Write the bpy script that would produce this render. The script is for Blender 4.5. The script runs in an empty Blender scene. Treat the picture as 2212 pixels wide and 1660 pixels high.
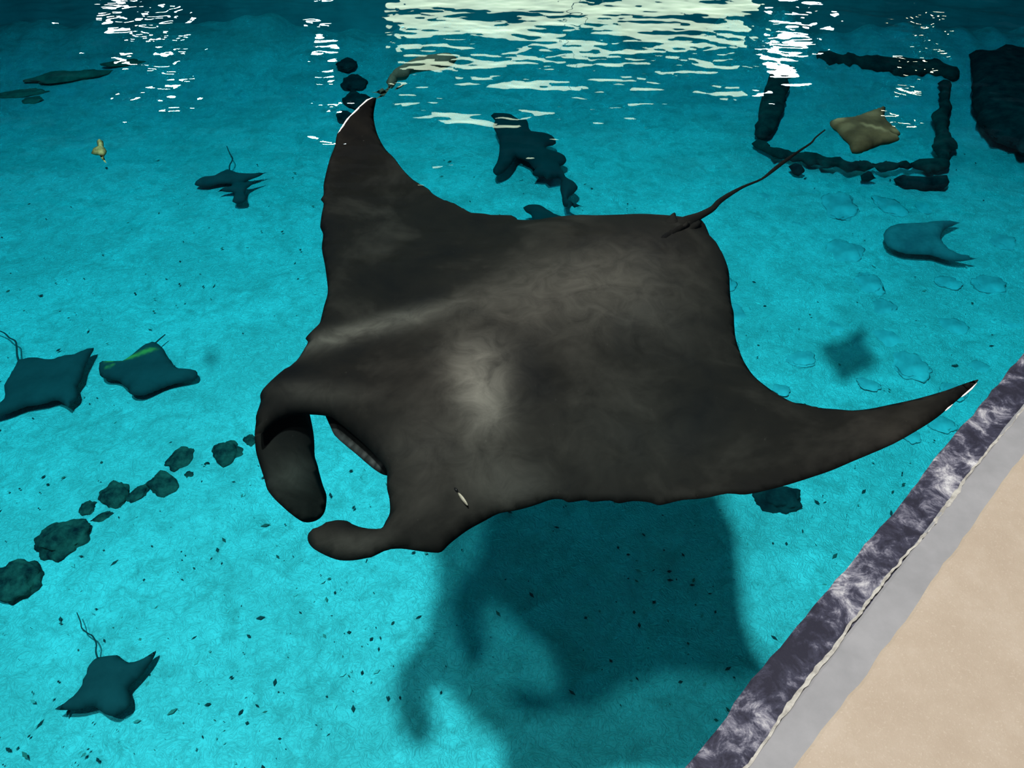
import bpy, bmesh, math, random
import numpy as np
from mathutils import Vector, Matrix, noise
from mathutils.geometry import delaunay_2d_cdt

random.seed(7)
rng = np.random.default_rng(7)
sc = bpy.context.scene
col = sc.collection

# ------------------------------------------------------------------ camera, world, sun/lamps, exposure
CAM_H, PITCH, FPX = 2.3, math.radians(44), 1671.0
cd = bpy.data.cameras.new('camera')
cam = bpy.data.objects.new('camera', cd)
col.objects.link(cam)
cam.location = (0, 0, CAM_H)
cam.rotation_euler = (math.pi / 2 - PITCH, 0, 0)
cd.sensor_fit = 'HORIZONTAL'
cd.sensor_width = 36.0
cd.lens = 36.0 * FPX / 2212
cd.clip_end = 200
sc.camera = cam

w = bpy.data.worlds.new('hall_gloom')
sc.world = w
w.use_nodes = True
w.cycles.sampling_method = 'NONE'
w.node_tree.nodes['Background'].inputs[0].default_value = (0.45, 0.62, 0.85, 1)
w.node_tree.nodes['Background'].inputs[1].default_value = 0.055

def spot(name, loc, target, power, radius, angle, blend, color):
    ld = bpy.data.lights.new(name, 'SPOT')
    ld.energy, ld.shadow_soft_size, ld.spot_size, ld.spot_blend, ld.color = power, radius, math.radians(angle), blend, color
    o = bpy.data.objects.new(name, ld)
    col.objects.link(o)
    o.location = loc
    o.rotation_euler = (Vector(target) - Vector(loc)).to_track_quat('-Z', 'Y').to_euler()
    return o
spot('overhead_theatre_light_offscreen', (-2.8, 1.7, 16.0), (-1.0, 0.2, -3.2), 16200, 0.50, 104, 1.0, (1.0, 0.97, 0.92))
spot('second_theatre_light_offscreen', (-4.9, -2.0, 16.0), (-0.5, 2.0, -3.2), 3900, 0.50, 104, 1.0, (1.0, 0.97, 0.92))

vs = sc.view_settings
vs.view_transform = 'Standard'
vs.look = 'None'
vs.exposure = 0.0
vs.gamma = 1.0
vs.use_curve_mapping = False
cy = sc.cycles
cy.use_light_tree = False
cy.max_bounces = 5
cy.diffuse_bounces = 2
cy.glossy_bounces = 3
cy.transparent_max_bounces = 12
cy.sample_clamp_indirect = 4.0
cy.caustics_reflective = False

# ------------------------------------------------------------------ helpers
FLOOR_Z = -3.2
CT, ST = math.cos(PITCH), math.sin(PITCH)

def at(px, py, z=0.0):
    """the point at height z that stands at this place of the 2212x1660 frame"""
    x, y = (px - 1106) / FPX, -(py - 830) / FPX
    d = np.array([x, CT + y * ST, -ST + y * CT])
    return np.array([0, 0, CAM_H]) + d * ((z - CAM_H) / d[2])

def mat(name):
    m = bpy.data.materials.new(name)
    m.use_nodes = True
    nt = m.node_tree
    b = nt.nodes['Principled BSDF']
    return m, nt, b

def N(nt, t, **kw):
    n = nt.nodes.new(t)
    for k, v in kw.items():
        if k in n.inputs:
            n.inputs[k].default_value = v
        else:
            setattr(n, k, v)
    return n

def ramp(nt, fac, stops):
    r = nt.nodes.new('ShaderNodeValToRGB')
    el = r.color_ramp.elements
    while len(el) < len(stops):
        el.new(0.5)
    for e, (p, c) in zip(el, stops):
        e.position = p
        e.color = (*c, 1)
    nt.links.new(fac, r.inputs[0])
    return r.outputs[0]

def coords(nt, scale=(1, 1, 1)):
    tc = nt.nodes.new('ShaderNodeTexCoord')
    mp = nt.nodes.new('ShaderNodeMapping')
    mp.inputs['Scale'].default_value = scale
    nt.links.new(tc.outputs['Object'], mp.inputs[0])
    return mp.outputs[0]

def noise_tex(nt, vec, scale, detail=4, rough=0.55, dist=0.0):
    n = N(nt, 'ShaderNodeTexNoise', Scale=scale, Detail=detail, Roughness=rough, Distortion=dist)
    nt.links.new(vec, n.inputs['Vector'])
    return n.outputs['Fac']

def mixc(nt, fac, a, b):
    n = nt.nodes.new('ShaderNodeMix')
    n.data_type = 'RGBA'
    for s, v in ((0, fac), (6, a), (7, b)):
        if hasattr(v, 'is_linked'):
            nt.links.new(v, n.inputs[s])
        else:
            n.inputs[s].default_value = v if s == 0 else (*v, 1)
    return n.outputs[2]

def bump(nt, h, strength, dist, b):
    n = N(nt, 'ShaderNodeBump', Strength=strength, Distance=dist)
    nt.links.new(h, n.inputs['Height'])
    nt.links.new(n.outputs[0], b.inputs['Normal'])
    return n

def plain_mottle(name, c1, c2, scale=3.0, rough=0.8, lo=0.35, hi=0.65, bstr=0.0, attr=None, pale=None):
    """two-tone mottled surface; with attr, a colour of its own where the mesh marks it"""
    m, nt, b = mat(name)
    v = coords(nt)
    f = noise_tex(nt, v, scale, 6, 0.6)
    c = ramp(nt, f, [(lo, c1), (hi, c2)])
    if attr:
        a = nt.nodes.new('ShaderNodeAttribute')
        a.attribute_name = attr
        c = mixc(nt, a.outputs['Fac'], c, pale)
    nt.links.new(c, b.inputs['Base Color'])
    b.inputs['Roughness'].default_value = rough
    b.inputs['Specular IOR Level'].default_value = 0.15
    if bstr:
        bump(nt, f, bstr, 0.03, b)
    return m

def link(name, me, material=None, parent=None, **props):
    o = bpy.data.objects.new(name, me)
    col.objects.link(o)
    if material:
        me.materials.append(material)
    o.parent = parent
    for k, v in props.items():
        o[k] = v
    return o

def mesh(name, v, f, smooth=True):
    me = bpy.data.meshes.new(name)
    me.from_pydata([tuple(map(float, p)) for p in v], [], f)
    me.validate()
    if smooth:
        me.polygons.foreach_set('use_smooth', [True] * len(me.polygons))
    me.update()
    return me

def smooth_loop(p, sub=3):
    p = np.array(p, float)
    n = len(p)
    out = []
    for i in range(n):
        a, b, c, d = p[i - 1], p[i], p[(i + 1) % n], p[(i + 2) % n]
        L = np.linalg.norm(c - b)
        # tangents limited to the segment so that sharp tips do not overshoot
        t1, t2 = (c - a) / 2, (d - b) / 2
        for t in (t1, t2):
            l = np.linalg.norm(t)
            if l > L:
                t *= L / l
        for k in range(sub):
            s = k / sub
            out.append((2 * s**3 - 3 * s**2 + 1) * b + (s**3 - 2 * s**2 + s) * t1 + (-2 * s**3 + 3 * s**2) * c + (s**3 - s**2) * t2)
    return np.array(out)

def edge_dist(q, loop):
    a, b = loop, np.roll(loop, -1, 0)
    best = np.full(len(q), 1e9)
    for i in range(len(a)):
        ab = b[i] - a[i]
        t = np.clip(((q - a[i]) @ ab) / max(ab @ ab, 1e-12), 0, 1)
        best = np.minimum(best, np.linalg.norm(q - a[i] - t[:, None] * ab, axis=1))
    return best

def inside(q, loop):
    a, b = loop, np.roll(loop, -1, 0)
    c = np.zeros(len(q), bool)
    for i in range(len(a)):
        cond = (a[i, 1] > q[:, 1]) != (b[i, 1] > q[:, 1])
        xx = (b[i, 0] - a[i, 0]) * (q[:, 1] - a[i, 1]) / ((b[i, 1] - a[i, 1]) or 1e-12) + a[i, 0]
        c ^= cond & (q[:, 0] < xx)
    return c

def body_from_outline(px_loop, z0, thick, step, zfun=None, tfun=None, sub=3, belly=1.0, attr=None):
    """a solid, rounded body: outline seen from above, laid out at depth z0, thickest along its middle.
    thick(d) gives the half thickness at a distance d from the rim. Returns verts, faces, values of attr, ground points."""
    pl = smooth_loop(px_loop, sub)
    g = np.array([at(x, y, z0)[:2] for x, y in pl])
    lo, hi = g.min(0), g.max(0)
    gx, gy = np.meshgrid(np.arange(lo[0], hi[0], step), np.arange(lo[1], hi[1], step))
    gx[1::2] += step / 2
    q = np.stack([gx.ravel(), gy.ravel()], 1)
    q = q[inside(q, g)]
    q = q[edge_dist(q, g) > step * 0.45]
    n = len(g)
    allp = np.vstack([g, q])
    r = delaunay_2d_cdt([Vector(p) for p in allp], [], [list(range(n))], 1, 1e-6)
    pts = np.array([tuple(p) for p in r[0]])
    d = edge_dist(pts, g)
    d[d < 1e-4] = 0
    zb = np.full(len(pts), z0) if zfun is None else zfun(pts)
    t = tfun(pts, d) if tfun else thick(d)
    t[d == 0] = 0
    base = np.column_stack([pts, np.full(len(pts), z0)])
    k = (zb - CAM_H) / (z0 - CAM_H)
    base[:, :2] *= k[:, None]
    base[:, 2] = zb
    top, bot = base.copy(), base.copy()
    top[:, 2] += t
    bot[:, 2] -= t * belly
    rim = d == 0
    m = len(pts)
    idx = np.arange(m) + m
    idx[rim] = np.arange(m)[rim]
    keep = ~rim
    remap = {}
    v = [tuple(p) for p in top]
    for i in np.nonzero(keep)[0]:
        remap[i] = len(v)
        v.append(tuple(bot[i]))
    f = []
    for tri in r[2]:
        tri = list(tri)
        a, b, c = (pts[i] for i in tri[:3])
        if (b[0] - a[0]) * (c[1] - a[1]) - (b[1] - a[1]) * (c[0] - a[0]) < 0:
            tri.reverse()
        f.append(tri)
        f.append([remap.get(i, i) for i in reversed(tri)])
    src = np.concatenate([np.arange(m), np.nonzero(keep)[0]])
    return v, f, pts[src], np.concatenate([np.ones(m), np.zeros(int(keep.sum()))])

def set_attr(me, name, vals):
    a = me.attributes.new(name, 'FLOAT', 'POINT')
    a.data.foreach_set('value', np.asarray(vals, np.float32))

def round_profile(T, dm):
    return lambda d: T * np.sqrt(np.clip(1 - (1 - np.clip(d / dm, 0, 1))**2, 0, 1))

def tube(path, radii, seg=8, flat=1.0):
    """tapered tube through 3D points; returns verts, faces"""
    path = [Vector(p) for p in path]
    v, f = [], []
    n = len(path)
    for i, p in enumerate(path):
        t = (path[min(i + 1, n - 1)] - path[max(i - 1, 0)]).normalized()
        s = t.cross(Vector((0, 0, 1))).normalized()
        u = s.cross(t)
        for k in range(seg):
            a = 2 * math.pi * k / seg
            v.append(tuple(p + (s * math.cos(a) + u * math.sin(a) * flat) * radii[i]))
    for i in range(n - 1):
        for k in range(seg):
            k2 = (k + 1) % seg
            f.append([i * seg + k, i * seg + k2, (i + 1) * seg + k2, (i + 1) * seg + k])
    f.append(list(range(seg))[::-1])
    f.append([(n - 1) * seg + k for k in range(seg)])
    return v, f

def px_tube(pp, z, seg=8, flat=1.0, sub=4):
    """pp: (px, py, width in px[, z]) along an animal's tail"""
    P = [at(p[0], p[1], p[3] if len(p) > 3 else z) for p in pp]
    R = [p[2] / 2 * np.linalg.norm(q - np.array([0, 0, CAM_H])) / FPX for p, q in zip(pp, P)]
    path, rad = [], []
    for i in range(len(P) - 1):
        for k in range(sub):
            s = k / sub
            a = P[max(i - 1, 0)]; b = P[i]; c = P[i + 1]; d = P[min(i + 2, len(P) - 1)]
            path.append(0.5 * (2 * b + (c - a) * s + (2 * a - 5 * b + 4 * c - d) * s * s + (-a + 3 * b - 3 * c + d) * s**3))
            rad.append(R[i] * (1 - s) + R[i + 1] * s)
    path.append(P[-1]); rad.append(R[-1])
    return tube(path, rad, seg, flat)

def merge(*parts):
    v, f = [], []
    for pv, pf in parts:
        o = len(v)
        v += list(pv)
        f += [[i + o for i in face] for face in pf]
    return v, f

def box(x0, x1, y0, y1, z0, z1):
    v = [(x, y, z) for z in (z0, z1) for y in (y0, y1) for x in (x0, x1)]
    return v, [[0, 2, 3, 1], [4, 5, 7, 6], [0, 1, 5, 4], [2, 6, 7, 3], [0, 4, 6, 2], [1, 3, 7, 5]]

# ------------------------------------------------------------------ materials of the setting
def floor_material():
    m, nt, b = mat('sandy_pool_floor')
    v = coords(nt)
    big = noise_tex(nt, v, 1.1, 4, 0.6)
    mid = noise_tex(nt, v, 3.2, 6, 0.65, 1.2)
    # worm-like ridges of raked sand and gravel
    wob = N(nt, 'ShaderNodeTexNoise', Scale=9.0, Detail=2.0, Distortion=1.5)
    nt.links.new(v, wob.inputs['Vector'])
    wv = N(nt, 'ShaderNodeMath', operation='MULTIPLY')
    nt.links.new(wob.outputs['Fac'], wv.inputs[0]); wv.inputs[1].default_value = 46.0
    sn = N(nt, 'ShaderNodeMath', operation='SINE')
    nt.links.new(wv.outputs[0], sn.inputs[0])
    fine = noise_tex(nt, v, 38, 4, 0.7)
    c = ramp(nt, mid, [(0.34, (0.66, 0.66, 0.64)), (0.50, (0.88, 0.88, 0.87)), (0.66, (0.96, 0.96, 0.95))])
    c = mixc(nt, ramp(nt, big, [(0.44, (0, 0, 0)), (0.60, (0.42, 0.42, 0.42))]), c, (0.54, 0.54, 0.52))
    c = mixc(nt, ramp(nt, fine, [(0.52, (0, 0, 0)), (0.68, (0.5, 0.5, 0.5))]), c, (0.45, 0.45, 0.44))
    nt.links.new(c, b.inputs['Base Color'])
    b.inputs['Roughness'].default_value = 1.0
    b.inputs['Specular IOR Level'].default_value = 0.0
    ad = N(nt, 'ShaderNodeMath', operation='MULTIPLY_ADD')
    nt.links.new(sn.outputs[0], ad.inputs[0]); ad.inputs[1].default_value = 0.5
    nt.links.new(fine, ad.inputs[2])
    bump(nt, ad.outputs[0], 0.6, 0.02, b)
    return m

def water_material():
    m, nt, b = mat('pool_water')
    nt.nodes.remove(b)
    out = nt.nodes['Material Output']
    geo = nt.nodes.new('ShaderNodeNewGeometry')
    dot = N(nt, 'ShaderNodeVectorMath', operation='DOT_PRODUCT')
    nt.links.new(geo.outputs['Normal'], dot.inputs[0]); nt.links.new(geo.outputs['Incoming'], dot.inputs[1])
    ab = N(nt, 'ShaderNodeMath', operation='ABSOLUTE'); nt.links.new(dot.outputs['Value'], ab.inputs[0])
    om = N(nt, 'ShaderNodeMath', operation='SUBTRACT', use_clamp=True); om.inputs[0].default_value = 1.0
    nt.links.new(ab.outputs[0], om.inputs[1])
    pw = N(nt, 'ShaderNodeMath', operation='POWER'); nt.links.new(om.outputs[0], pw.inputs[0]); pw.inputs[1].default_value = 5.0
    fr = N(nt, 'ShaderNodeMath', operation='MULTIPLY_ADD', use_clamp=True)
    nt.links.new(pw.outputs[0], fr.inputs[0]); fr.inputs[1].default_value = 0.98; fr.inputs[2].default_value = 0.02
    tr = nt.nodes.new('ShaderNodeBsdfTransparent')
    gl = N(nt, 'ShaderNodeBsdfGlossy', Roughness=0.02)
    mx = nt.nodes.new('ShaderNodeMixShader')
    nt.links.new(fr.outputs[0], mx.inputs[0]); nt.links.new(tr.outputs[0], mx.inputs[1]); nt.links.new(gl.outputs[0], mx.inputs[2])
    nt.links.new(mx.outputs[0], out.inputs['Surface'])
    va = nt.nodes.new('ShaderNodeVolumeAbsorption')
    va.inputs['Color'].default_value = (0.0, 0.870, 0.925, 1)
    va.inputs['Density'].default_value = 0.49
    nt.links.new(va.outputs[0], out.inputs['Volume'])
    return m

def coping_material():
    m, nt, b = mat('chalk_stained_dark_coping')
    v = coords(nt)
    a = noise_tex(nt, v, 13.0, 9, 0.74, 0.5)
    d = noise_tex(nt, v, 3.0, 3, 0.5)
    f = N(nt, 'ShaderNodeMath', operation='MULTIPLY_ADD')
    nt.links.new(d, f.inputs[0]); f.inputs[1].default_value = 0.5; nt.links.new(a, f.inputs[2])
    c = ramp(nt, f.outputs[0], [(0.66, (0.014, 0.014, 0.026)), (0.76, (0.032, 0.033, 0.056)), (0.84, (0.13, 0.13, 0.17)), (0.98, (0.48, 0.48, 0.50))])
    nt.links.new(c, b.inputs['Base Color'])
    b.inputs['Roughness'].default_value = 0.7
    b.inputs['Specular IOR Level'].default_value = 0.2
    bump(nt, a, 0.4, 0.01, b)
    return m

M_floor, M_water, M_coping = floor_material(), water_material(), coping_material()
M_grey = plain_mottle('pale_grey_edge_band', (0.200, 0.203, 0.214), (0.245, 0.247, 0.26), 9, 0.7, 0.3, 0.7)

def deck_material():
    m, nt, b = mat('beige_speckled_deck')
    v = coords(nt)
    f = noise_tex(nt, v, 6.0, 9, 0.7)
    g = noise_tex(nt, v, 170.0, 2, 0.6)
    c = ramp(nt, f, [(0.35, (0.305, 0.248, 0.190)), (0.5, (0.325, 0.268, 0.208)), (0.70, (0.36, 0.304, 0.245))])
    c = mixc(nt, ramp(nt, g, [(0.58, (0, 0, 0)), (0.74, (0.35, 0.35, 0.35))]), c, (0.48, 0.42, 0.35))
    nt.links.new(c, b.inputs['Base Color'])
    b.inputs['Roughness'].default_value = 0.75
    bump(nt, g, 0.25, 0.004, b)
    return m
M_deck = deck_material()
M_wall = plain_mottle('dark_hall_wall', (0.03, 0.035, 0.045), (0.05, 0.055, 0.07), 1.0)
M_rock = plain_mottle('mossy_rock', (0.012, 0.014, 0.02), (0.17, 0.13, 0.10), 9.0, 0.95, 0.35, 0.68, 0.8)
M_darkrock = plain_mottle('black_rock', (0.012, 0.014, 0.018), (0.06, 0.06, 0.06), 5.0, 0.95, 0.35, 0.7, 0.8)
M_sandrock = plain_mottle('sand_covered_rock', (0.13, 0.12, 0.09), (0.32, 0.28, 0.2), 5.0, 0.95, 0.35, 0.7, 0.6)
M_farwall = plain_mottle('dark_algae_wall', (0.30, 0.34, 0.37), (0.62, 0.64, 0.66), 0.6)
M_lining = plain_mottle('pool_lining', (0.30, 0.30, 0.27), (0.42, 0.42, 0.38), 2.0)

# ------------------------------------------------------------------ the pool shell
E0, E1 = at(1475, 1660, 0.0)[:2], at(2212, 766, 0.0)[:2]
U = (E1 - E0) / np.linalg.norm(E1 - E0)
V = np.array([U[1], -U[0]])                       # towards the deck
def on_edge(s, o):
    return E0 + U * s + V * o
def off_of(px, py, z):
    return float((at(px, py, z)[:2] - E0) @ V)
W1 = (off_of(1606, 1660, 0.03) + off_of(2212, 872, 0.03)) / 2
W2 = (off_of(1722, 1660, 0.045) + off_of(2212, 978, 0.045)) / 2
S0, S1 = -4.0, 12.0

def strip(o0, o1, ztop, zbot, wob0, wob1, seed, n=320):
    v, f = [], []
    for i in range(n + 1):
        s = S0 + (S1 - S0) * i / n
        a = o0 + wob0 * noise.noise((s * 3.1, seed, 0)) + wob0 * 0.6 * noise.noise((s * 29, seed, 4))
        b_ = o1 + wob1 * noise.noise((s * 3.1, seed, 9)) + wob1 * 0.6 * noise.noise((s * 31, seed, 2))
        for o, z in ((a, zbot), (a, ztop - 0.006), (a + 0.008, ztop), (b_, ztop), (b_, zbot)):
            v.append((*on_edge(s, o), z))
    for i in range(n):
        for k in range(5):
            k2 = (k + 1) % 5
            f.append([i * 5 + k, i * 5 + k2, i * 5 + 5 + k2, i * 5 + 5 + k][::-1])
    f.append([0, 1, 2, 3, 4]); f.append([n * 5 + k for k in (4, 3, 2, 1, 0)])
    return mesh('strip', v, f, False)

link('trim_1', strip(0, W1 + 0.02, 0.028, -0.16, 0.012, 0.0, 1.5), M_coping, kind='structure', label='dark coping strip with chalky white stains along the water')
link('trim_2', strip(W1, W2 + 0.02, 0.040, -0.16, 0.006, 0.0, 5.5), M_grey, kind='structure', label='smooth pale grey band between dark coping and beige deck')
link('trim_3', strip(W1 - 0.004, W1 + 0.002, 0.0415, 0.0, 0.012, 0.014, 12.5, 900), plain_mottle('lime_crust', (0.24, 0.23, 0.21), (0.42, 0.41, 0.38), 40, 0.9), kind='structure', label='ragged lime crust between coping and grey band')
link('floor', strip(W2, W2 + 7.0, 0.050, -0.16, 0.009, 0.0, 8.5), M_deck, kind='structure', label='beige speckled concrete deck beside the pool')

def quad_slab(name, pts, z0, z1, material, **p):
    n = len(pts)
    v = [(*q, z) for z in (z0, z1) for q in pts]
    f = [list(range(n))[::-1], [n + i for i in range(n)]] + [[i, (i + 1) % n, n + (i + 1) % n, n + i] for i in range(n)]
    return link(name, mesh(name, v, f, False), material, **p)
quad_slab('wall_right', [on_edge(S0, 0.03), on_edge(S0, 0.4), on_edge(S1, 0.4), on_edge(S1, 0.03)], FLOOR_Z - 0.2, -0.15, M_lining, kind='structure', label='pool wall below the coping')
quad_slab('wall_far', [(-16, 14.9), (16, 14.9), (16, 15.2), (-16, 15.2)], FLOOR_Z - 0.3, 0.25, M_farwall, kind='structure', label='far wall of the pool')

# the sandy pool bottom, gently uneven, banked against the far wall
def bank(x, y):
    t = min(max((y - 12.6) / 2.2, 0), 1)
    return t * t * (3 - 2 * t) * max(0.0, 0.35 + 0.55 * noise.noise((x * 0.55, 7, 2)) + 0.25 * noise.noise((x * 1.9, 3, 2)))
nx, ny = 300, 215
v, f = [], []
for j in range(ny + 1):
    for i in range(nx + 1):
        x, y = -15 + 30 * i / nx, -4 + 19.0 * j / ny
        z = FLOOR_Z + 0.05 * noise.noise((x * 0.5, y * 0.5, 1)) + 0.03 * noise.noise((x * 1.7, y * 1.7, 3)) + 0.012 * noise.noise((x * 5, y * 5, 5))
        z += bank(x, y)
        v.append((x, y, z))
for j in range(ny):
    for i in range(nx):
        a = j * (nx + 1) + i
        f.append([a, a + 1, a + nx + 2, a + nx + 1])
link('floor_pool', mesh('floor_pool', v, f), M_floor, kind='structure', label='pale sandy pool bottom under turquoise water')

# ------------------------------------------------------------------ the water: rippled top, filled body
waves = []
for _ in range(110):
    L = 0.070 * (0.80 / 0.070) ** rng.random() ** 1.5
    a = rng.normal(math.pi / 2, 0.85)
    waves.append((2 * math.pi / L * math.cos(a), 2 * math.pi / L * math.sin(a), L * 0.00150 * rng.uniform(0.5, 1.3), rng.uniform(0, 6.28)))
SL = E0 @ V
xs = np.concatenate([np.arange(-14.9, -5.6, 0.30), np.arange(-5.6, 6.6, 0.022), np.arange(6.6, 14.9, 0.30)])
ys = np.concatenate([np.arange(-4, 0.4, 0.12), np.arange(0.4, 8.0, 0.022), np.arange(8.0, 14.88, 0.22)])
X, Y = np.meshgrid(xs, ys)
Z = np.zeros_like(X)
for kx, ky, am, ph in waves:
    Z += am * np.sin(kx * X + ky * Y + ph)
gust = np.zeros_like(X)
for kx, ky, ph in ((0.9, 0.6, 0.3), (-0.7, 1.3, 1.9), (1.9, -0.4, 4.0)):
    gust += np.sin(kx * X + ky * Y + ph)
Z *= (0.85 + 0.16 * gust) * np.clip(0.30 + 0.135 * Y, 0.35, 1.2)
bm = bmesh.new()
ok = ((X - E0[0]) * V[0] + (Y - E0[1]) * V[1]) < 0.10
vid = -np.ones(X.shape, int)
vl = []
for j in range(X.shape[0]):
    for i in range(X.shape[1]):
        if ok[j, i]:
            vid[j, i] = len(vl)
            vl.append((X[j, i], Y[j, i], Z[j, i]))
fl = []
for j in range(X.shape[0] - 1):
    for i in range(X.shape[1] - 1):
        q = [vid[j, i], vid[j, i + 1], vid[j + 1, i + 1], vid[j + 1, i]]
        if min(q) >= 0:
            fl.append([int(k) for k in q])
bm.free()
# close the body: skirt down to below the bottom
cnt = {}
for q in fl:
    for k in range(4):
        e = (q[k], q[(k + 1) % 4])
        cnt[e] = 1
rimedges = [e for e in cnt if (e[1], e[0]) not in cnt]
low = {}
def lower(i):
    if i not in low:
        low[i] = len(vl)
        vl.append((vl[i][0], vl[i][1], FLOOR_Z - 0.25))
    return low[i]
for a, b_ in rimedges:
    fl.append([b_, a, lower(a), lower(b_)])
nxt = {b_: a for a, b_ in rimedges}
start = rimedges[0][1]
lp, c = [], start
while True:
    lp.append(low[c]); c = nxt[c]
    if c == start:
        break
fl.append(lp)
link('water', mesh('water', vl, fl), M_water, kind='structure', label='clear turquoise rippled pool water')

# ------------------------------------------------------------------ the hall seen only as reflections: far wall, lit window, floodlights
quad_slab('wall_back', [(-18, 18.6), (18, 18.6), (18, 18.9), (-18, 18.9)], -0.2, 8.0, M_wall, kind='structure', label='dark wall of the hall across the pool')
def emitter(name, color, strength):
    m, nt, b = mat(name)
    b.inputs['Base Color'].default_value = (0, 0, 0, 1)
    b.inputs['Emission Color'].default_value = (*color, 1)
    b.inputs['Emission Strength'].default_value = strength
    m.cycles.emission_sampling = 'NONE'          # small lamps across the hall: found by their reflections, no need to aim at them
    return m
M_pane = emitter('daylit_window_glass', (0.80, 1.0, 0.72), 4.6)
M_frame = plain_mottle('window_frame_metal', (0.05, 0.05, 0.05), (0.08, 0.08, 0.08))
win = bpy.data.objects.new('window_back_offscreen', None)
col.objects.link(win)
win.location = (1.4, 18.58, 2.7)
win['kind'] = 'structure'
win['label'] = 'wide bright greenish window reflected in the ripples'
WX, WZ, NP = 8.2, 3.8, 2
for i in range(NP):
    x0 = -WX / 2 + WX * i / NP
    v, f = box(x0 + 0.015, x0 + WX / NP - 0.015, -0.06, -0.04, -WZ / 2 + 0.05, WZ / 2 - 0.05)
    link('pane', mesh('pane', v, f, False), M_pane, win)
for i in range(NP + 1):
    x0 = -WX / 2 + WX * i / NP
    v, f = box(x0 - 0.02, x0 + 0.02, -0.07, -0.02, -WZ / 2, WZ / 2)
    link('mullion', mesh('mullion', v, f, False), M_frame, win)
for zz in (-WZ / 2, WZ / 2):
    v, f = box(-WX / 2 - 0.08, WX / 2 + 0.08, -0.13, -0.01, zz - 0.06, zz + 0.06)
    link('rail', mesh('rail', v, f, False), M_frame, win)

def floodlight(loc, r, color, strength, label):
    e = bpy.data.objects.new('floodlight_offscreen', None)
    col.objects.link(e)
    e.location = loc
    e.rotation_euler = (math.radians(18), 0, 0)
    e['label'], e['category'], e['group'] = label, 'lamp', 'floodlights across the pool'
    v, f = tube([(0, 0.30, 0), (0, 0.22, 0), (0, 0.05, 0), (0, 0, 0)], [r * 0.45, r * 0.7, r * 1.1, r * 1.12], 24)
    link('housing', mesh('housing', v, f), M_frame, e)
    v, f = tube([(0, -0.005, 0), (0, -0.02, 0), (0, -0.04, 0)], [r, r * 0.97, r * 0.7], 24)
    link('lens', mesh('lens', v, f), emitter('lamp_lens', color, strength), e)
    v, f = merge(box(-r * 1.2, -r * 1.13, 0.08, 0.14, 0, r * 2.2), box(r * 1.13, r * 1.2, 0.08, 0.14, 0, r * 2.2), box(-r * 1.2, r * 1.2, 0.08, 0.14, r * 2.2, r * 2.3),
                 box(-0.03, 0.03, 0.08, 0.14, r * 2.25, 8.0 - loc[2]))
    link('bracket', mesh('bracket', v, f, False), M_frame, e)
floodlight((-7.75, 16.0, 3.05), 0.36, (1.0, 0.93, 0.95), 60, 'large pinkish-white floodlight hanging next to a small bluish one')
floodlight((-6.6, 15.0, 3.45), 0.19, (0.80, 0.95, 1.0), 70, 'small bluish floodlight hanging next to the large pinkish-white one')
floodlight((-3.55, 15.0, 3.45), 0.17, (0.82, 0.95, 1.0), 60, 'single small bluish floodlight between the window and the floodlight pair')
floodlight((5.25, 15.0, 3.15), 0.42, (1.0, 0.97, 1.0), 60, 'largest plain white floodlight, close beside the bright window')
floodlight((7.8, 15.0, 3.75), 0.14, (1.0, 0.90, 0.65), 28, 'small warm yellow floodlight farthest from the window')

# ------------------------------------------------------------------ the manta
def manta_material():
    m, nt, b = mat('manta_skin')
    v = coords(nt)
    f1 = noise_tex(nt, v, 2.2, 6, 0.6, 0.4)
    f2 = noise_tex(nt, v, 7.0, 6, 0.65, 0.8)
    f3 = noise_tex(nt, v, 45, 3, 0.6)
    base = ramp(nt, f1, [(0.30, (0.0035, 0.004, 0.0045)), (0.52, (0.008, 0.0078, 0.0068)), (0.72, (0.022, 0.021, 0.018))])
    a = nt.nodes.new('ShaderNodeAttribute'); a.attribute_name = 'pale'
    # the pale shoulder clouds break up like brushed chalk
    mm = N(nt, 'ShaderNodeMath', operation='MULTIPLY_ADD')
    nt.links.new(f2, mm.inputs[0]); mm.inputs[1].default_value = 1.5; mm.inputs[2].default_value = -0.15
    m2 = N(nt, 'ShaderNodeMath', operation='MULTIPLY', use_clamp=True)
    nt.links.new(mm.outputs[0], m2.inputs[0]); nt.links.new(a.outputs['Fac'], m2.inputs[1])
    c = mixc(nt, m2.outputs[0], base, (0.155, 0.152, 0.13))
    wh = nt.nodes.new('ShaderNodeAttribute'); wh.attribute_name = 'white'
    c = mixc(nt, wh.outputs['Fac'], c, (0.62, 0.62, 0.60))
    sp = ramp(nt, f3, [(0.70, (0, 0, 0)), (0.80, (0.15, 0.15, 0.15))])
    c = mixc(nt, sp, c, (0.12, 0.12, 0.11))
    nt.links.new(c, b.inputs['Base Color'])
    b.inputs['Roughness'].default_value = 0.75
    b.inputs['Specular IOR Level'].default_value = 0.03
    bump(nt, f2, 0.15, 0.02, b)
    return m
M_manta = manta_material()

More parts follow.
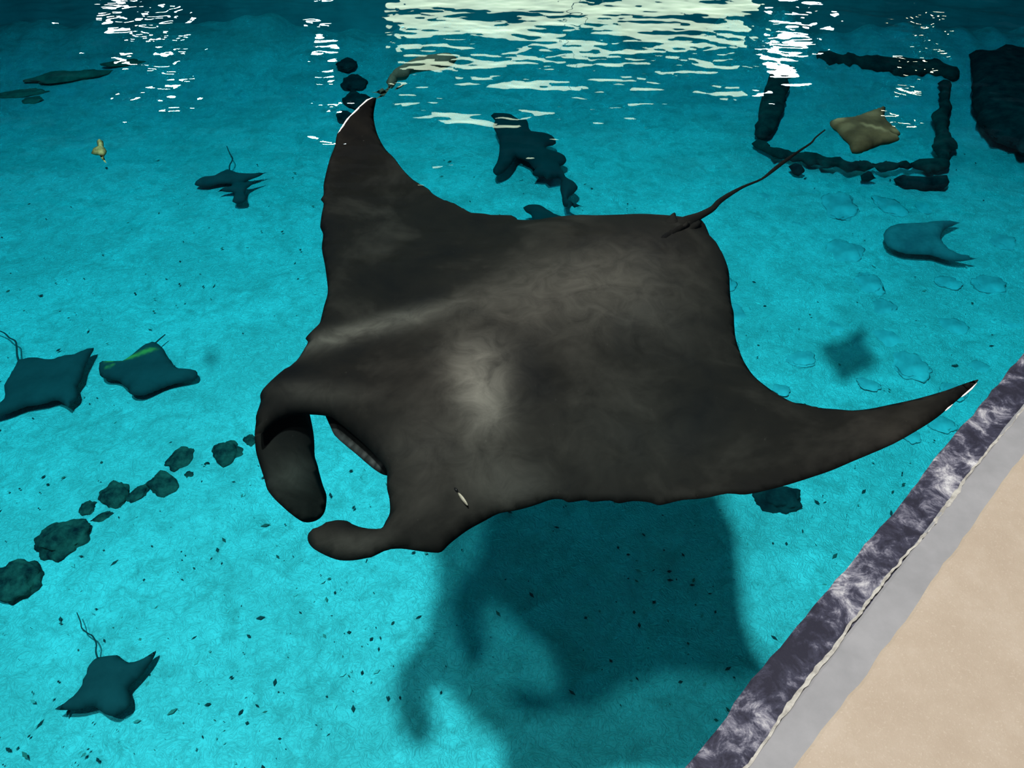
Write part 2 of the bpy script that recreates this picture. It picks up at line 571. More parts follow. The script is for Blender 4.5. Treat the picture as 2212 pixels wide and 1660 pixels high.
OUT = [(813, 212), (807, 247), (811, 276), (819, 299), (833, 323), (851, 341), (869, 365), (893, 389), (925, 408), (935, 419), (958, 432), (985, 442), (1002, 452),
       (1022, 461), (1045, 464), (1112, 469), (1121, 477), (1150, 479), (1211, 472), (1255, 470), (1280, 472), (1330, 472), (1380, 471), (1432, 474), (1470, 478), (1512, 484),
       (1524, 490), (1531, 504), (1536, 517), (1555, 538), (1568, 565), (1575, 591), (1577, 631), (1580, 657), (1585, 676), (1586, 700), (1589, 730), (1598, 760), (1608, 783), (1627, 811),
       (1651, 832), (1681, 853), (1714, 870), (1732, 872), (1767, 881), (1815, 885), (1840, 887), (1876, 884), (1916, 876), (1980, 862), (2043, 844), (2078, 831), (2113, 820),
       (2108, 829), (2083, 852), (2053, 878), (2025, 902), (1992, 924), (1929, 960), (1838, 999), (1796, 1017), (1734, 1038), (1680, 1054), (1612, 1069), (1571, 1067), (1522, 1077),
       (1474, 1081), (1440, 1089), (1422, 1092), (1403, 1086), (1368, 1083), (1336, 1088), (1317, 1082), (1278, 1085), (1264, 1081), (1228, 1086), (1213, 1079), (1191, 1080), (1150, 1094),
       (1116, 1103), (1078, 1110), (1047, 1126), (1009, 1147), (971, 1176), (955, 1192), (944, 1195), (911, 1192), (866, 1186), (835, 1189), (812, 1200), (785, 1208), (752, 1212),
       (725, 1209), (694, 1196), (674, 1183), (665, 1168), (667, 1152), (685, 1140), (718, 1126), (730, 1124), (750, 1126), (765, 1135), (794, 1142), (823, 1142), (833, 1127), (842, 1108),
       (841, 1078), (836, 1056), (836, 1033), (835, 1015), (820, 995), (793, 966), (757, 934), (721, 905), (699, 896), (665, 892), (630, 895), (602, 905), (580, 922), (562, 940), (551, 945),
       (553, 914), (553, 899), (563, 868), (562, 854), (569, 840), (594, 816), (640, 780), (659, 751), (665, 739), (660, 731), (674, 715), (690, 699), (695, 682), (700, 661), (708, 632),
       (705, 596), (701, 569), (695, 536), (698, 507), (692, 492), (692, 484), (695, 462), (699, 440), (693, 431), (699, 421), (699, 399), (707, 363), (714, 339), (723, 316), (728, 290),
       (737, 280), (750, 260), (763, 247), (777, 233), (793, 218), (806, 212)]
ZM = -0.16
TAILP, MOUTHP = at(1470, 490, ZM)[:2], at(790, 960, ZM)[:2]
AX = (MOUTHP - TAILP) / np.linalg.norm(MOUTHP - TAILP)
AL = np.linalg.norm(MOUTHP - TAILP)
AN = np.array([-AX[1], AX[0]])
def uv(p):
    d = p - TAILP
    return d @ AX / AL, d @ AN / AL
def manta_z(p):
    u, vv = uv(p)
    s = np.where(vv < 0, -vv / 1.13, vv / 0.75)
    s = np.clip(s, 0, 1.1)
    z = ZM - 0.05 * np.clip(s - 0.15, 0, 1) + np.where(vv < 0, 0.30, 0.24) * np.clip((s - 0.45) / 0.55, 0, 1.2)**1.6
    z += 0.012 * np.sin(u * 17 + 5 * vv) * np.clip(s - 0.2, 0, 1)           # slow undulation of the wings
    z -= 0.22 * np.clip(u - 0.98, 0, 1) * 1.2                                 # head dips, the near lobe more
    return z
def manta_t(p, d):
    u, vv = uv(p)
    L = 2.1
    body = np.exp(-(vv / 0.24)**2) * np.clip(1.25 - np.abs(u - 0.45) * 0.7, 0.2, 1)
    T = 0.022 + 0.115 * body
    return T * np.sqrt(np.clip(1 - (1 - np.clip(d / (0.05 + 0.40 * body), 0, 1))**2, 0, 1))
mv, mf, mp, mtop = body_from_outline(OUT, ZM, None, 0.030, manta_z, manta_t, 3)
nv_main = len(mv)
def gpx(x, y):
    return at(x, y, ZM)[:2]
def blob(p, x, y, rx, ry, ang=0.0):
    """soft mark on the back, centred at a place of the skin, rx/ry metres"""
    c = gpx(x, y)
    d = p - c
    ca, sa = math.cos(ang), math.sin(ang)
    a, b_ = d[:, 0] * ca + d[:, 1] * sa, -d[:, 0] * sa + d[:, 1] * ca
    return np.exp(-((a / rx)**2 + (b_ / ry)**2))
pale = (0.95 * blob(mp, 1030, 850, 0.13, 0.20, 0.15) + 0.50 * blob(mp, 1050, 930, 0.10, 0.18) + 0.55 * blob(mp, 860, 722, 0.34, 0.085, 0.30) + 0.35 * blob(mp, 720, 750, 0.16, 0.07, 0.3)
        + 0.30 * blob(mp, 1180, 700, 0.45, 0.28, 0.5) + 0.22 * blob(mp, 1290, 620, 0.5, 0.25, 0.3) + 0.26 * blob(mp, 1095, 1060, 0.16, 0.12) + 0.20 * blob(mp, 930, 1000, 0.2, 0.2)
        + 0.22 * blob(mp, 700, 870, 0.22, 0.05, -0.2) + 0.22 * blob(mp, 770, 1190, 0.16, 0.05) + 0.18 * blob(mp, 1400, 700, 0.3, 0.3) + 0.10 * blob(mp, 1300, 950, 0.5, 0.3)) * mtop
rim_loop = np.array([gpx(*p) for p in smooth_loop(OUT, 1)])
white = (1 - mtop) * 0.9 * np.clip((edge_dist(mp, rim_loop) - 0.08) / 0.15, 0, 1)        # pale belly inside a dark rim

# far head lobe, hanging below the head flap and rolled towards the mouth
FIN = [(558, 888), (600, 872), (640, 872), (664, 882), (675, 923), (679, 953), (680, 986), (686, 1005), (690, 1022), (698, 1050), (705, 1069), (705, 1087), (701, 1107), (689, 1122), (670, 1129),
       (652, 1127), (630, 1112), (608, 1093), (590, 1075), (577, 1057), (571, 1035), (565, 1017), (554, 981), (551, 959), (550, 938), (553, 912)]
def fin_z(p):
    g0, g1 = at(610, 890, -0.3)[:2], at(670, 1129, -0.3)[:2]
    s = np.clip((p - g0) @ (g1 - g0) / ((g1 - g0) @ (g1 - g0)), -0.1, 1.1)
    a, b_ = at(560, 1000, -0.3)[:2], at(690, 1000, -0.3)[:2]
    w_ = np.clip((p - a) @ (b_ - a) / ((b_ - a) @ (b_ - a)), -0.2, 1.2)
    return -0.25 - 0.16 * s - 0.10 * w_**2
fv, ff, fp, ftop = body_from_outline(FIN, -0.3, round_profile(0.028, 0.10), 0.025, fin_z, None, 3)
# lower jaw under the mouth
JAW = [(699, 888), (703, 899), (714, 923), (723, 941), (748, 964), (770, 982), (793, 1002), (815, 1019), (836, 1028), (866, 1020), (850, 975), (800, 930), (745, 890)]
jv, jf, jp, jtop = body_from_outline(JAW, -0.26, round_profile(0.03, 0.07), 0.02, None, None, 3)
jrow = [(708, 912), (719, 935), (734, 952), (752, 964), (772, 980), (796, 998), (818, 1014)]
jd = np.min([np.linalg.norm(jp - (1 - s) * at(*jrow[i], -0.26)[:2] - s * at(*jrow[i + 1], -0.26)[:2], axis=1) for i in range(len(jrow) - 1) for s in np.linspace(0, 1, 6)], axis=0)
jwhite = 0.10 * np.exp(-(jd / 0.012)**2) * jtop
# tail, dorsal fin and the two pelvic fins
tv, tf = px_tube([(1420, 520, 34, -0.10), (1450, 500, 36, -0.09), (1480, 482, 32, -0.08), (1512, 466, 17, -0.08), (1539, 451, 13, -0.09), (1552, 437, 12, -0.1), (1573, 422, 10, -0.1),
                  (1605, 404, 6, -0.1), (1645, 387, 4.5, -0.1), (1671, 367, 8, -0.1), (1693, 350, 8, -0.1), (1724, 328, 5, -0.1), (1752, 309, 4, -0.1), (1762, 297, 3.5, -0.1), (1782, 281, 2.5, -0.1)], -0.1, 10, 0.8)
pv, pf, pp_, _ = body_from_outline([(1420, 505), (1424, 488), (1440, 472), (1457, 459), (1462, 472), (1470, 482), (1455, 500), (1435, 515)], -0.06, round_profile(0.02, 0.05), 0.02)
qv, qf, qp_, _ = body_from_outline([(1448, 527), (1460, 512), (1485, 490), (1505, 478), (1516, 481), (1512, 488), (1492, 503), (1470, 520), (1455, 527)], -0.075, round_profile(0.022, 0.05), 0.02)
dv, df, dp_, _ = body_from_outline([(1418, 520), (1440, 503), (1470, 487), (1490, 478), (1486, 488), (1462, 505), (1438, 522)], -0.045, round_profile(0.03, 0.05), 0.02)
AV, AF = merge((mv, mf), (fv, ff), (jv, jf), (tv, tf), (pv, pf), (qv, qf), (dv, df))
nrest = len(AV) - len(mv) - len(fv) - len(jv)
fpale = 0.25 * blob(fp, 625, 985, 0.1, 0.12) * ftop
allpale = np.concatenate([pale, fpale, np.zeros(len(jv)), np.zeros(nrest)])
allwhite = np.concatenate([white, (1 - ftop) * 0.1, jwhite, np.zeros(nrest)])
manta = bpy.data.objects.new('manta_ray', None)
col.objects.link(manta)
manta['label'] = 'huge dark manta ray gliding just under the water surface'
manta['category'] = 'manta ray'
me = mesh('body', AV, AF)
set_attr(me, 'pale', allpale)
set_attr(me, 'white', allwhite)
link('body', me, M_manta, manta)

M_white = plain_mottle('white_fin_margin', (0.75, 0.75, 0.73), (0.9, 0.9, 0.88), 20, 0.4)
def lifted(px, py):
    p = at(px, py, ZM)
    z = float(manta_z(p[None, :2])[0])
    return (*at(px, py, z)[:2], z)
for rim, wd in (([(729, 291), (737, 279), (750, 259), (763, 246), (777, 232), (793, 217), (806, 211)], 4.0), ([(2110, 828), (2098, 841), (2084, 853), (2077, 858)], 3.5), ([(2058, 874), (2049, 882), (2042, 888)], 3.5)):
    P = [lifted(*p) for p in rim]
    r_ = [wd / 2 * np.linalg.norm(np.array(p) - np.array([0, 0, CAM_H])) / FPX * k for p, k in zip(P, [0.4] + [1] * (len(P) - 2) + [0.4])]
    v, f = tube(P, r_, 6)
    link('fin_margin', mesh('fin_margin', v, f), M_white, manta, label='white fin edge breaking the surface')

# eye set in the side of the head
def ellipsoid(c, r, axis_ang, seg=14, rings=8):
    v, f = [], []
    ca, sa = math.cos(axis_ang), math.sin(axis_ang)
    for i in range(rings + 1):
        th = math.pi * i / rings
        for k in range(seg):
            ph = 2 * math.pi * k / seg
            x, y, z = r[0] * math.cos(th), r[1] * math.sin(th) * math.cos(ph), r[2] * math.sin(th) * math.sin(ph)
            v.append((c[0] + x * ca - y * sa, c[1] + x * sa + y * ca, c[2] + z))
    for i in range(rings):
        for k in range(seg):
            f.append([i * seg + k, i * seg + (k + 1) % seg, (i + 1) * seg + (k + 1) % seg, (i + 1) * seg + k])
    return v, f
M_eye = plain_mottle('eye_pale', (0.26, 0.24, 0.18), (0.45, 0.42, 0.34), 30, 0.25)
M_black = plain_mottle('eye_black', (0.004, 0.004, 0.005), (0.008, 0.008, 0.008), 30, 0.3)
def skin_top(px, py):
    g = gpx(px, py)
    i = int(np.argmin(np.linalg.norm(mp[mtop > 0.5] - g, axis=1)))
    return mv[i]
q = skin_top(997, 1078)
e1, e2 = np.array(at(990, 1066, q[2])), np.array(at(1010, 1092, q[2]))
ang = math.atan2(e2[1] - e1[1], e2[0] - e1[0])
eL = np.linalg.norm(e2 - e1)
c = (e1 + e2) / 2
ev, ef = ellipsoid((c[0], c[1], q[2]), (eL * 0.52, eL * 0.085, 0.012), ang)
eye = link('eye', mesh('eye', ev, ef), M_eye, manta, label='pale slit of the eye')
c2 = np.array(at(985, 1060, q[2]))
ev, ef = ellipsoid((c2[0], c2[1], q[2]), (0.014, 0.007, 0.012), ang)
link('pupil', mesh('pupil', ev, ef), M_black, eye)

# ------------------------------------------------------------------ smaller rays
def ray_mat(name, c1, c2, pale=None):
    return plain_mottle(name, c1, c2, 4.0, 0.8, 0.35, 0.65, 0.0, 'mark' if pale else None, pale)
M_ray = ray_mat('slate_ray_skin', (0.052, 0.053, 0.058), (0.072, 0.073, 0.078))
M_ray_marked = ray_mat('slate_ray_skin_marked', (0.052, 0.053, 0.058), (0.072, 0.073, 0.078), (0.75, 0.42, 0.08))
M_ray_brown = ray_mat('brown_ray_skin', (0.028, 0.022, 0.010), (0.085, 0.066, 0.032), (0.24, 0.20, 0.11))
M_sting = ray_mat('sand_dusted_stingray_skin', (0.14, 0.15, 0.17), (0.26, 0.26, 0.27))

def swimmer(name, outline, z, T, material, label, cat, tail=None, marks=None, bank=None, group=None, step=0.035, fins=()):
    e = bpy.data.objects.new(name, None)
    col.objects.link(e)
    c = at(sum(p[0] for p in outline) / len(outline), sum(p[1] for p in outline) / len(outline), z)
    e.location = c
    e['label'], e['category'] = label, cat
    if group:
        e['group'] = group
    zf = None
    if bank:
        g0, g1 = at(*bank[0], z)[:2], at(*bank[1], z)[:2]
        zf = lambda p: z + bank[2] * np.clip((p - g0) @ (g1 - g0) / ((g1 - g0) @ (g1 - g0)), -0.2, 1.2)
    v, f, p, top = body_from_outline(outline, z, round_profile(T, T * 2.2), step, zf, None, 2)
    parts = [(v, f)]
    if tail:
        parts.append(px_tube(tail, z, 6))
    V_, F_ = merge(*parts)
    me = mesh('body', [np.array(q) - c for q in V_], F_)
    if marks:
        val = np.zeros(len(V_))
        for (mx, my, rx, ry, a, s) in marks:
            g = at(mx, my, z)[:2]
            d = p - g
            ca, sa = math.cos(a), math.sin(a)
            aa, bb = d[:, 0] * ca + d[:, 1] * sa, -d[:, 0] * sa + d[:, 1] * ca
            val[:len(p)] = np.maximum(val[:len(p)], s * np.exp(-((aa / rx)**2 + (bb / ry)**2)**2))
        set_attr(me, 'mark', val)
    link('body', me, material, e)
    for fo in fins:
        v, f, _, _ = body_from_outline(fo, z - 0.03, round_profile(0.012, 0.02), step * 0.6, None, None, 2)
        link('fin', mesh('fin', [np.array(q) - c for q in v], f), material, e)
    return e

G = 'slate rays cruising below the manta'
swimmer('cownose_ray', [(40, 780), (76, 774), (114, 778), (134, 771), (159, 768), (177, 761), (203, 752), (197, 766), (191, 777), (181, 797), (177, 818), (165, 836), (169, 850), (164, 862), (152, 871), (147, 880),
        (137, 872), (118, 864), (95, 871), (51, 879), (19, 891), (-8, 899), (-30, 905), (-12, 884), (6, 868), (11, 852), (9, 833), (19, 817), (32, 795)], -3.09, 0.06, M_ray,
        'dark slate ray with raised wing and long tail, beside the yellow-marked ray', 'ray',
        [(41, 782, 4), (37, 768, 3.6), (36, 752, 3.2), (33, 737, 3), (20, 730, 2.8), (8, 719, 2.5), (-20, 708, 2)])
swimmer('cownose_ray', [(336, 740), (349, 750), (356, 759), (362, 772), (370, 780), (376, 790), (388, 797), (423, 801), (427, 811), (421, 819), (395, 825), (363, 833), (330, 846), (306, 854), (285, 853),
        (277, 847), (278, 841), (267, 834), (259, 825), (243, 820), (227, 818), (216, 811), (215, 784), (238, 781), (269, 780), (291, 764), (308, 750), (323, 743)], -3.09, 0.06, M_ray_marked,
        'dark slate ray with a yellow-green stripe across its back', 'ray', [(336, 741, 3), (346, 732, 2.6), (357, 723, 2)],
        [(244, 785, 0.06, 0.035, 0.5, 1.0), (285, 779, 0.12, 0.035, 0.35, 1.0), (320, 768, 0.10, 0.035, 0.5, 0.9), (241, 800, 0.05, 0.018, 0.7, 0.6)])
swimmer('cownose_ray', [(211, 1421), (253, 1416), (263, 1423), (278, 1432), (301, 1427), (320, 1417), (337, 1406), (334, 1418), (323, 1436), (302, 1462), (288, 1476), (276, 1489), (280, 1502), (281, 1522), (271, 1535),
        (256, 1542), (245, 1548), (226, 1543), (210, 1531), (201, 1527), (169, 1534), (143, 1535), (118, 1533), (139, 1520), (158, 1505), (177, 1482), (179, 1469), (187, 1456), (189, 1444), (198, 1431)], -3.09, 0.06, M_ray,
        'small dark slate ray with spread wings, alone over open sand', 'ray', [(211, 1423, 3.4), (207, 1408, 3), (208, 1391, 2.8), (200, 1375, 2.6), (190, 1369, 2.4), (177, 1358, 2.2), (174, 1344, 2), (166, 1324, 1.6)])
swimmer('cownose_ray', [(496, 368), (504, 371), (514, 375), (531, 377), (552, 377), (578, 372), (554, 381), (536, 388), (527, 396), (536, 396), (554, 391), (572, 386), (549, 396), (534, 405), (530, 415), (530, 423), (532, 428),
        (529, 435), (511, 438), (502, 436), (504, 428), (506, 418), (499, 414), (481, 413), (469, 415), (481, 409), (498, 405), (499, 396), (474, 395), (445, 401), (420, 399), (429, 390), (441, 384), (463, 382), (472, 377), (487, 370)],
        -3.08, 0.05, M_ray, 'dark ray banking with thin swept wings, near the tan fish', 'ray', [(496, 369, 3), (496, 358, 2.6), (501, 348, 2.4), (502, 341, 2.2), (496, 331, 2), (490, 316, 1.6)], None, None, None, 0.03)
swimmer('cownose_ray', [(1795, 261), (1835, 258), (1871, 246), (1893, 238), (1913, 232), (1910, 252), (1929, 278), (1943, 285), (1944, 292), (1930, 294), (1943, 299), (1939, 305), (1907, 310), (1868, 326), (1839, 328), (1834, 310),
        (1813, 290), (1805, 279), (1793, 271)], -0.35, 0.05, M_ray_brown, 'tan brown ray swimming above the sunken dark frame', 'ray', None,
        [(1808, 268, 0.05, 0.03, 0.0, 0.8), (1885, 288, 0.12, 0.02, -0.6, 0.7), (1936, 290, 0.05, 0.015, 0, 0.6), (1933, 301, 0.05, 0.015, 0, 0.6), (1880, 258, 0.07, 0.05, 0.3, 0.25), (1825, 285, 0.07, 0.05, 0.3, 0.3)])
swimmer('stingray', [(1908, 507), (1924, 489), (1955, 486), (1995, 483), (2043, 479), (2075, 481), (2043, 494), (2033, 512), (2040, 531), (2067, 551), (2111, 559), (2075, 563), (2043, 559), (2016, 550), (1984, 547), (1955, 545),
        (1936, 539), (1916, 529)], FLOOR_Z + 0.12, 0.07, M_sting, 'faint stingray with stubby tail resting on the sand', 'stingray', None, None, None, None, 0.05)

# ------------------------------------------------------------------ sharks and fish
M_shark = plain_mottle('dark_grey_shark_skin', (0.030, 0.032, 0.036), (0.042, 0.045, 0.050), 3.0)
M_fish = plain_mottle('grey_brown_fish_skin', (0.055, 0.05, 0.035), (0.11, 0.10, 0.075), 5.0)
M_tan = plain_mottle('tan_fish_skin', (0.10, 0.07, 0.015), (0.50, 0.38, 0.16), 14.0)
swimmer('shark', [(1060, 250), (1079, 249), (1107, 252), (1125, 264), (1139, 261), (1142, 275), (1150, 288), (1176, 291), (1197, 299), (1201, 310), (1187, 311), (1179, 319), (1184, 327), (1206, 333), (1222, 341), (1222, 351),
        (1209, 358), (1219, 376), (1225, 388), (1237, 394), (1248, 404), (1244, 413), (1230, 423), (1227, 434), (1240, 441), (1262, 447), (1236, 445), (1221, 453), (1226, 444), (1216, 442), (1214, 426), (1210, 410), (1211, 399), (1212, 388), (1205, 380),
        (1181, 385), (1173, 377), (1150, 376), (1156, 366), (1147, 357), (1140, 346), (1115, 337), (1110, 346), (1095, 365), (1082, 373), (1068, 376), (1065, 366), (1073, 352), (1078, 333), (1079, 318), (1078, 300),
        (1071, 286), (1065, 271), (1070, 260)], -3.0, 0.09, M_shark, 'dark shark with broad fins and ragged tail behind the manta', 'shark')
swimmer('shark', [(1130, 449), (1150, 446), (1170, 448), (1194, 463), (1212, 471), (1245, 478), (1290, 500), (1330, 540), (1300, 560), (1250, 545), (1200, 530), (1165, 505), (1152, 480), (1147, 463), (1137, 456)], -3.0, 0.09, M_shark,
        'dark shark fin showing from behind the rear edge of the manta', 'shark')
swimmer('long_fish', [(989, 127), (967, 122), (932, 126), (899, 131), (869, 147), (851, 156), (839, 169), (834, 178), (839, 187), (827, 197), (802, 199), (821, 202), (822, 206), (811, 214), (829, 207), (841, 193), (849, 185), (858, 176), (860, 167),
        (884, 163), (889, 152), (916, 146), (954, 142), (975, 136)], -0.6, 0.08, M_fish, 'long grey-brown fish with forked tail near the wing tip', 'fish', None, None, None, None, 0.035,
        [[(852, 195), (862, 186), (877, 180), (866, 189)], [(940, 140), (952, 147), (950, 154), (960, 149), (958, 140)]])
swimmer('small_fish', [(209, 305), (223, 305), (224, 317), (231, 327), (224, 337), (230, 353), (220, 344), (216, 337), (209, 332), (197, 332), (202, 324), (212, 320)], -0.5, 0.04, M_tan, 'small yellow-tan fish with fins out', 'fish', None, None, None, None, 0.02)

# ------------------------------------------------------------------ rocks on the bottom
def rock(px, py, wpx, hpx, ang, material, label, seed, group=None, tall=0.6, name='rock'):
    c = at(px, py, FLOOR_Z + 0.05)
    for _ in range(6):
        c = at(px, py, FLOOR_Z + 0.05 + bank(c[0], c[1]))
    dist = np.linalg.norm(c - np.array([0, 0, CAM_H]))
    dep = (CAM_H - c[2]) / dist
    a, b_ = wpx / 2 * dist / FPX, hpx / 2 * dist / FPX / max(dep, 0.2)
    bm = bmesh.new()
    bmesh.ops.create_icosphere(bm, subdivisions=4, radius=1)
    ca, sa = math.cos(ang), math.sin(ang)
    for q in bm.verts:
        p = q.co.copy()
        k = 1 + 0.32 * noise.noise(p * 1.3 + Vector((seed, 0, 0))) + 0.16 * noise.noise(p * 3.1 + Vector((0, seed, 0))) + 0.07 * noise.noise(p * 7.0 + Vector((0, 0, seed)))
        # broken facets
        k -= 0.10 * abs(noise.noise(p * 2.2 + Vector((seed, seed, 1))))
        x, y, z = p.x * a * k, p.y * b_ * k, p.z * min(a, b_) * tall * k
        q.co = (x * ca - y * sa, x * sa + y * ca, max(z, -0.05))
    me = bpy.data.meshes.new(name)
    bm.to_mesh(me); bm.free()
    me.polygons.foreach_set('use_smooth', [True] * len(me.polygons))
    o = link(name, me, material, label=label, category='rock')
    o.location = (c[0], c[1], c[2] - 0.05)
    if group:
        o['group'] = group
    return o
row = 'rocks in the diagonal row on the sand'
for i, (x, y, w_, h_, a, lb) in enumerate([
        (128, 1162, 98, 54, 0.45, 'large dark mossy rock ending the diagonal rock row'),
        (185, 1093, 32, 26, 0.3, 'small round brown rock above the large end rock'),
        (219, 1110, 44, 14, 0.5, 'long low rock next to the large end rock'),
        (246, 1066, 58, 54, 0.6, 'broad olive boulder in the diagonal rock row'),
        (297, 1060, 30, 40, -0.5, 'narrow upright dark rock touching the olive boulder'),
        (348, 1044, 52, 48, 0.8, 'dark angular rock between narrow rock and wedge rock'),
        (386, 987, 50, 48, -0.5, 'wedge-shaped dark rock set off to the far side of the row'),
        (407, 1020, 22, 16, 0.6, 'tiny dark stone in the gap of the rock row'),
        (440, 998, 22, 12, 0.2, 'tiny flat stone after the wedge rock'),
        (488, 972, 62, 48, 0.6, 'grey-green rock close to the curled head lobe'),
        (540, 947, 32, 30, 0.5, 'grey-green rock half hidden by the curled head lobe')]):
    rock(x, y, w_, h_, a, M_rock, lb, i * 3.7 + 1, row)
rock(28, 1248, 96, 58, -0.3, M_rock, 'rounded speckled rock lying apart from the row', 51)
rock(1686, 1074, 92, 50, 0.0, M_darkrock, 'black rock in the shade of the manta wing', 57)
for i, (x, y, w_, h_) in enumerate([(748, 134, 40, 20), (764, 174, 50, 28), (772, 212, 58, 30), (752, 250, 42, 30)]):
    nth = ('fourth', 'third', 'second', 'first')[i]
    rock(x, y, w_, h_, 0.2 * i, M_darkrock, nth + ' dark rock from the raised wing tip in the line leading away', 70 + i * 2.3, 'rocks in the line to the wing tip', 0.35)
for i, (x, y, w_, h_, lb) in enumerate([(148, 158, 130, 14, 'long flat sandy rock far out on the bottom'), (262, 130, 70, 9, 'flat sandy rock behind the long one'), (40, 196, 90, 10, 'thin sandy ledge at the end of the flat rocks'), (66, 210, 34, 9, 'little sandy stone below the thin ledge')]):
    rock(x, y, w_, h_, 0.25, M_sandrock, lb, 90 + i * 1.9, None, 0.25)
srng = random.Random(21)
spots = []
tries = 0
while len(spots) < 34 and tries < 4000:
    tries += 1
    x, y = srng.uniform(1500, 2190), srng.uniform(420, 960)
    w_ = srng.uniform(34, 78)
    if y > 760 and x < 1680 or 1880 < x < 2130 and 450 < y < 590 or (at(x, y, FLOOR_Z)[:2] - E0) @ V > -0.5:
        continue
    if all(math.hypot(x - a, (y - b_) * 1.4) > (w_ + c) * 0.72 for a, b_, c in spots):
        spots.append((x, y, w_))
M_palestone = plain_mottle('pale_stone', (0.26, 0.30, 0.32), (0.80, 0.83, 0.84), 2.5, 0.95, 0.3, 0.7, 0.4)
for i, (x, y, w_) in enumerate(spots):
    rock(x, y, w_, w_ * srng.uniform(0.45, 0.75), srng.uniform(-0.6, 0.6), M_palestone, 'low pale rounded stone half sunk in the sand', 200 + i * 1.7, 'pale stones half sunk in the sand', 0.12, 'stone')

# ------------------------------------------------------------------ sunken frame
M_frame_old = plain_mottle('encrusted_frame', (0.018, 0.022, 0.024), (0.075, 0.08, 0.07), 4.0, 0.95, 0.35, 0.7, 0.6)
fr = bpy.data.objects.new('sunken_frame', None)
col.objects.link(fr)
fr['label'] = 'dark encrusted rectangular frame lying on the bottom under the brown ray'
fr['category'] = 'frame'
def wob(poly, amp, seed):
    """break straight edges into the lumpy rim of growth"""
    out = []
    n = len(poly)
    for i in range(n):
        a, b_ = np.array(poly[i], float), np.array(poly[(i + 1) % n], float)
        L = np.linalg.norm(b_ - a)
        k = max(1, int(L / 9))
        for j in range(k):
            p = a + (b_ - a) * j / k
            out.append(tuple(p + amp * np.array([noise.noise((p[0] * .06, p[1] * .13, seed)), noise.noise((p[0] * .06, p[1] * .13, seed + 9))])))
    return out
for i, poly in enumerate([
        [(1660, 150), (1712, 150), (1702, 200), (1690, 235), (1682, 270), (1668, 292), (1642, 300), (1627, 288), (1636, 262), (1640, 228), (1655, 190)],
        [(1622, 312), (1640, 302), (1665, 318), (1710, 330), (1760, 336), (1830, 350), (1900, 352), (1960, 352), (2010, 348), (2045, 345), (2050, 362), (2010, 366), (1940, 365), (1870, 365), (1800, 364), (1740, 348), (1670, 336)],
        [(2026, 180), (2052, 182), (2056, 220), (2050, 260), (2058, 290), (2070, 318), (2052, 332), (2046, 362), (2022, 360), (2024, 330), (2012, 318), (2026, 280), (2012, 255), (2030, 225)],
        [(1690, 126), (1800, 116), (1870, 122), (1960, 128), (2030, 136), (2075, 152), (2070, 166), (2000, 160), (1920, 156), (1850, 142), (1760, 136), (1696, 158)]]):
    v, f, _, _ = body_from_outline(wob(poly, 11, i * 5.0), FLOOR_Z + 0.12, round_profile(0.09, 0.22), 0.06, None, None, 2)
    link('bar', mesh('bar', v, f), M_frame_old, fr)
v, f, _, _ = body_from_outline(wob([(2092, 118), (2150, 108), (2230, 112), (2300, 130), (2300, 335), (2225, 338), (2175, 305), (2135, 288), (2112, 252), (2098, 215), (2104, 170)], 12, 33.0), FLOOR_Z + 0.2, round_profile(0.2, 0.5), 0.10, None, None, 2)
link('rock_outcrop', mesh('rock_outcrop', v, f), M_darkrock, label='broad black rock outcrop beyond the sunken frame', category='rock')
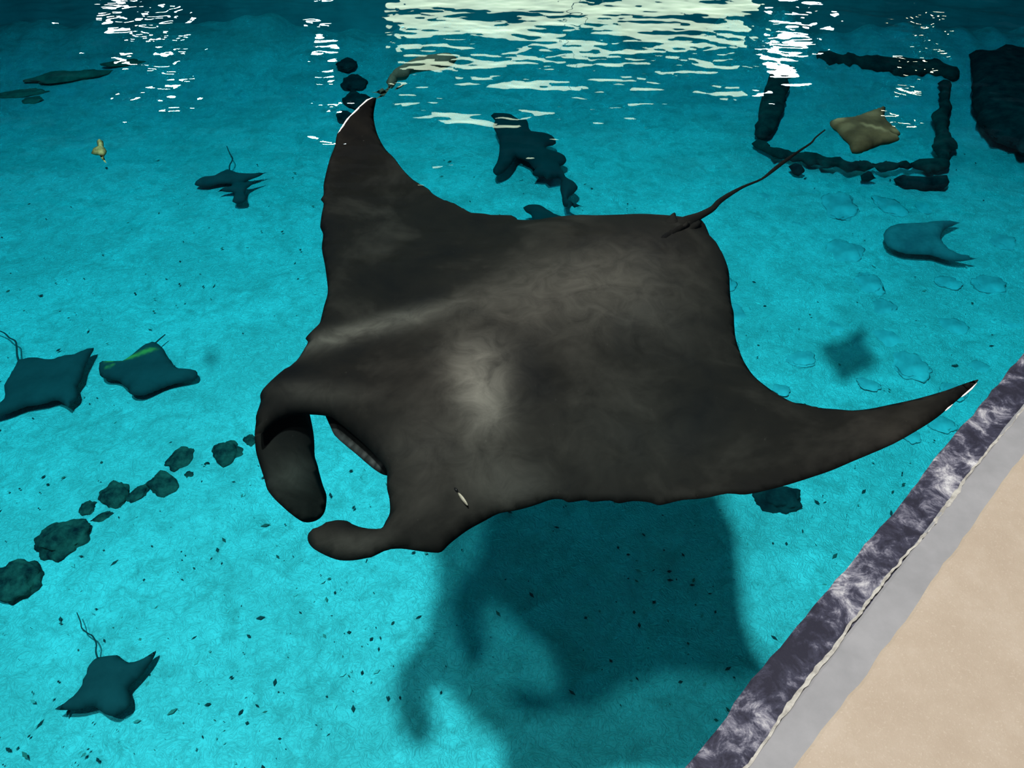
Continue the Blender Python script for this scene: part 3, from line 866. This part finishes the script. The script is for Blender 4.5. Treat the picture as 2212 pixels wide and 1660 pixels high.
for poly, lb in (([(1930, 388), (1945, 385), (1990, 390), (2040, 384), (2051, 394), (2042, 405), (1990, 403), (1952, 399)], 'long dark log-like rock beside the sunken frame'), ([(1857, 380), (1872, 377), (1893, 384), (1880, 388), (1864, 386)], 'short dark stone beside the log-like rock'), ([(1702, 360), (1715, 360), (1738, 368), (1733, 375), (1716, 371)], 'small dark stone at the corner of the sunken frame')):
    v, f, _, _ = body_from_outline(wob(poly, 3, len(lb)), FLOOR_Z + 0.1, round_profile(0.1, 0.12), 0.05, None, None, 2)
    link('rock', mesh('rock', v, f), M_darkrock, label=lb, category='rock')

# ------------------------------------------------------------------ loose bits scattered over the sand: nobody could count them
M_bits, nt, b = mat('shell_and_gravel_bits')
a = nt.nodes.new('ShaderNodeAttribute'); a.attribute_name = 'tone'
c = ramp(nt, a.outputs['Fac'], [(0.0, (0.04, 0.04, 0.045)), (0.45, (0.07, 0.07, 0.07)), (0.6, (0.22, 0.20, 0.15)), (0.85, (0.9, 0.9, 0.86))])
nt.links.new(c, b.inputs['Base Color'])
b.inputs['Roughness'].default_value = 0.9
rocks = [(o.matrix_basis.translation.to_2d(), max(o.dimensions.x, o.dimensions.y) * 0.62) for o in col.objects if o.get('category') == 'rock']
v, f, tone = [], [], []
for k in range(1500):
    px, py = rng.uniform(-60, 2150), rng.uniform(330, 1660)
    c = at(px, py, FLOOR_Z + 0.02)
    if (c[:2] - E0) @ V > -0.15 or any((Vector(c[:2]) - p).length < r_ for p, r_ in rocks):
        continue
    r_ = 0.003 + 0.013 * rng.random() ** 2.5
    el = rng.uniform(1.0, 3.0)
    a = rng.uniform(0, 6.28)
    ca, sa = math.cos(a), math.sin(a)
    o = len(v)
    tone += [rng.random()] * 6
    for (x, y, z) in ((1, 0, 0), (0, 1, 0), (-1, 0, 0), (0, -1, 0), (0, 0, .8), (0, 0, -1.5)):
        x, y = x * r_ * el, y * r_
        v.append((c[0] + x * ca - y * sa, c[1] + x * sa + y * ca, c[2] + z * r_))
    for a_, b_ in ((0, 1), (1, 2), (2, 3), (3, 0)):
        f.append([o + a_, o + b_, o + 4]); f.append([o + b_, o + a_, o + 5])
me = mesh('gravel', v, f, False)
set_attr(me, 'tone', tone)
link('gravel', me, M_bits, kind='stuff', label='dark and pale shell bits scattered over the sandy bottom', category='gravel')
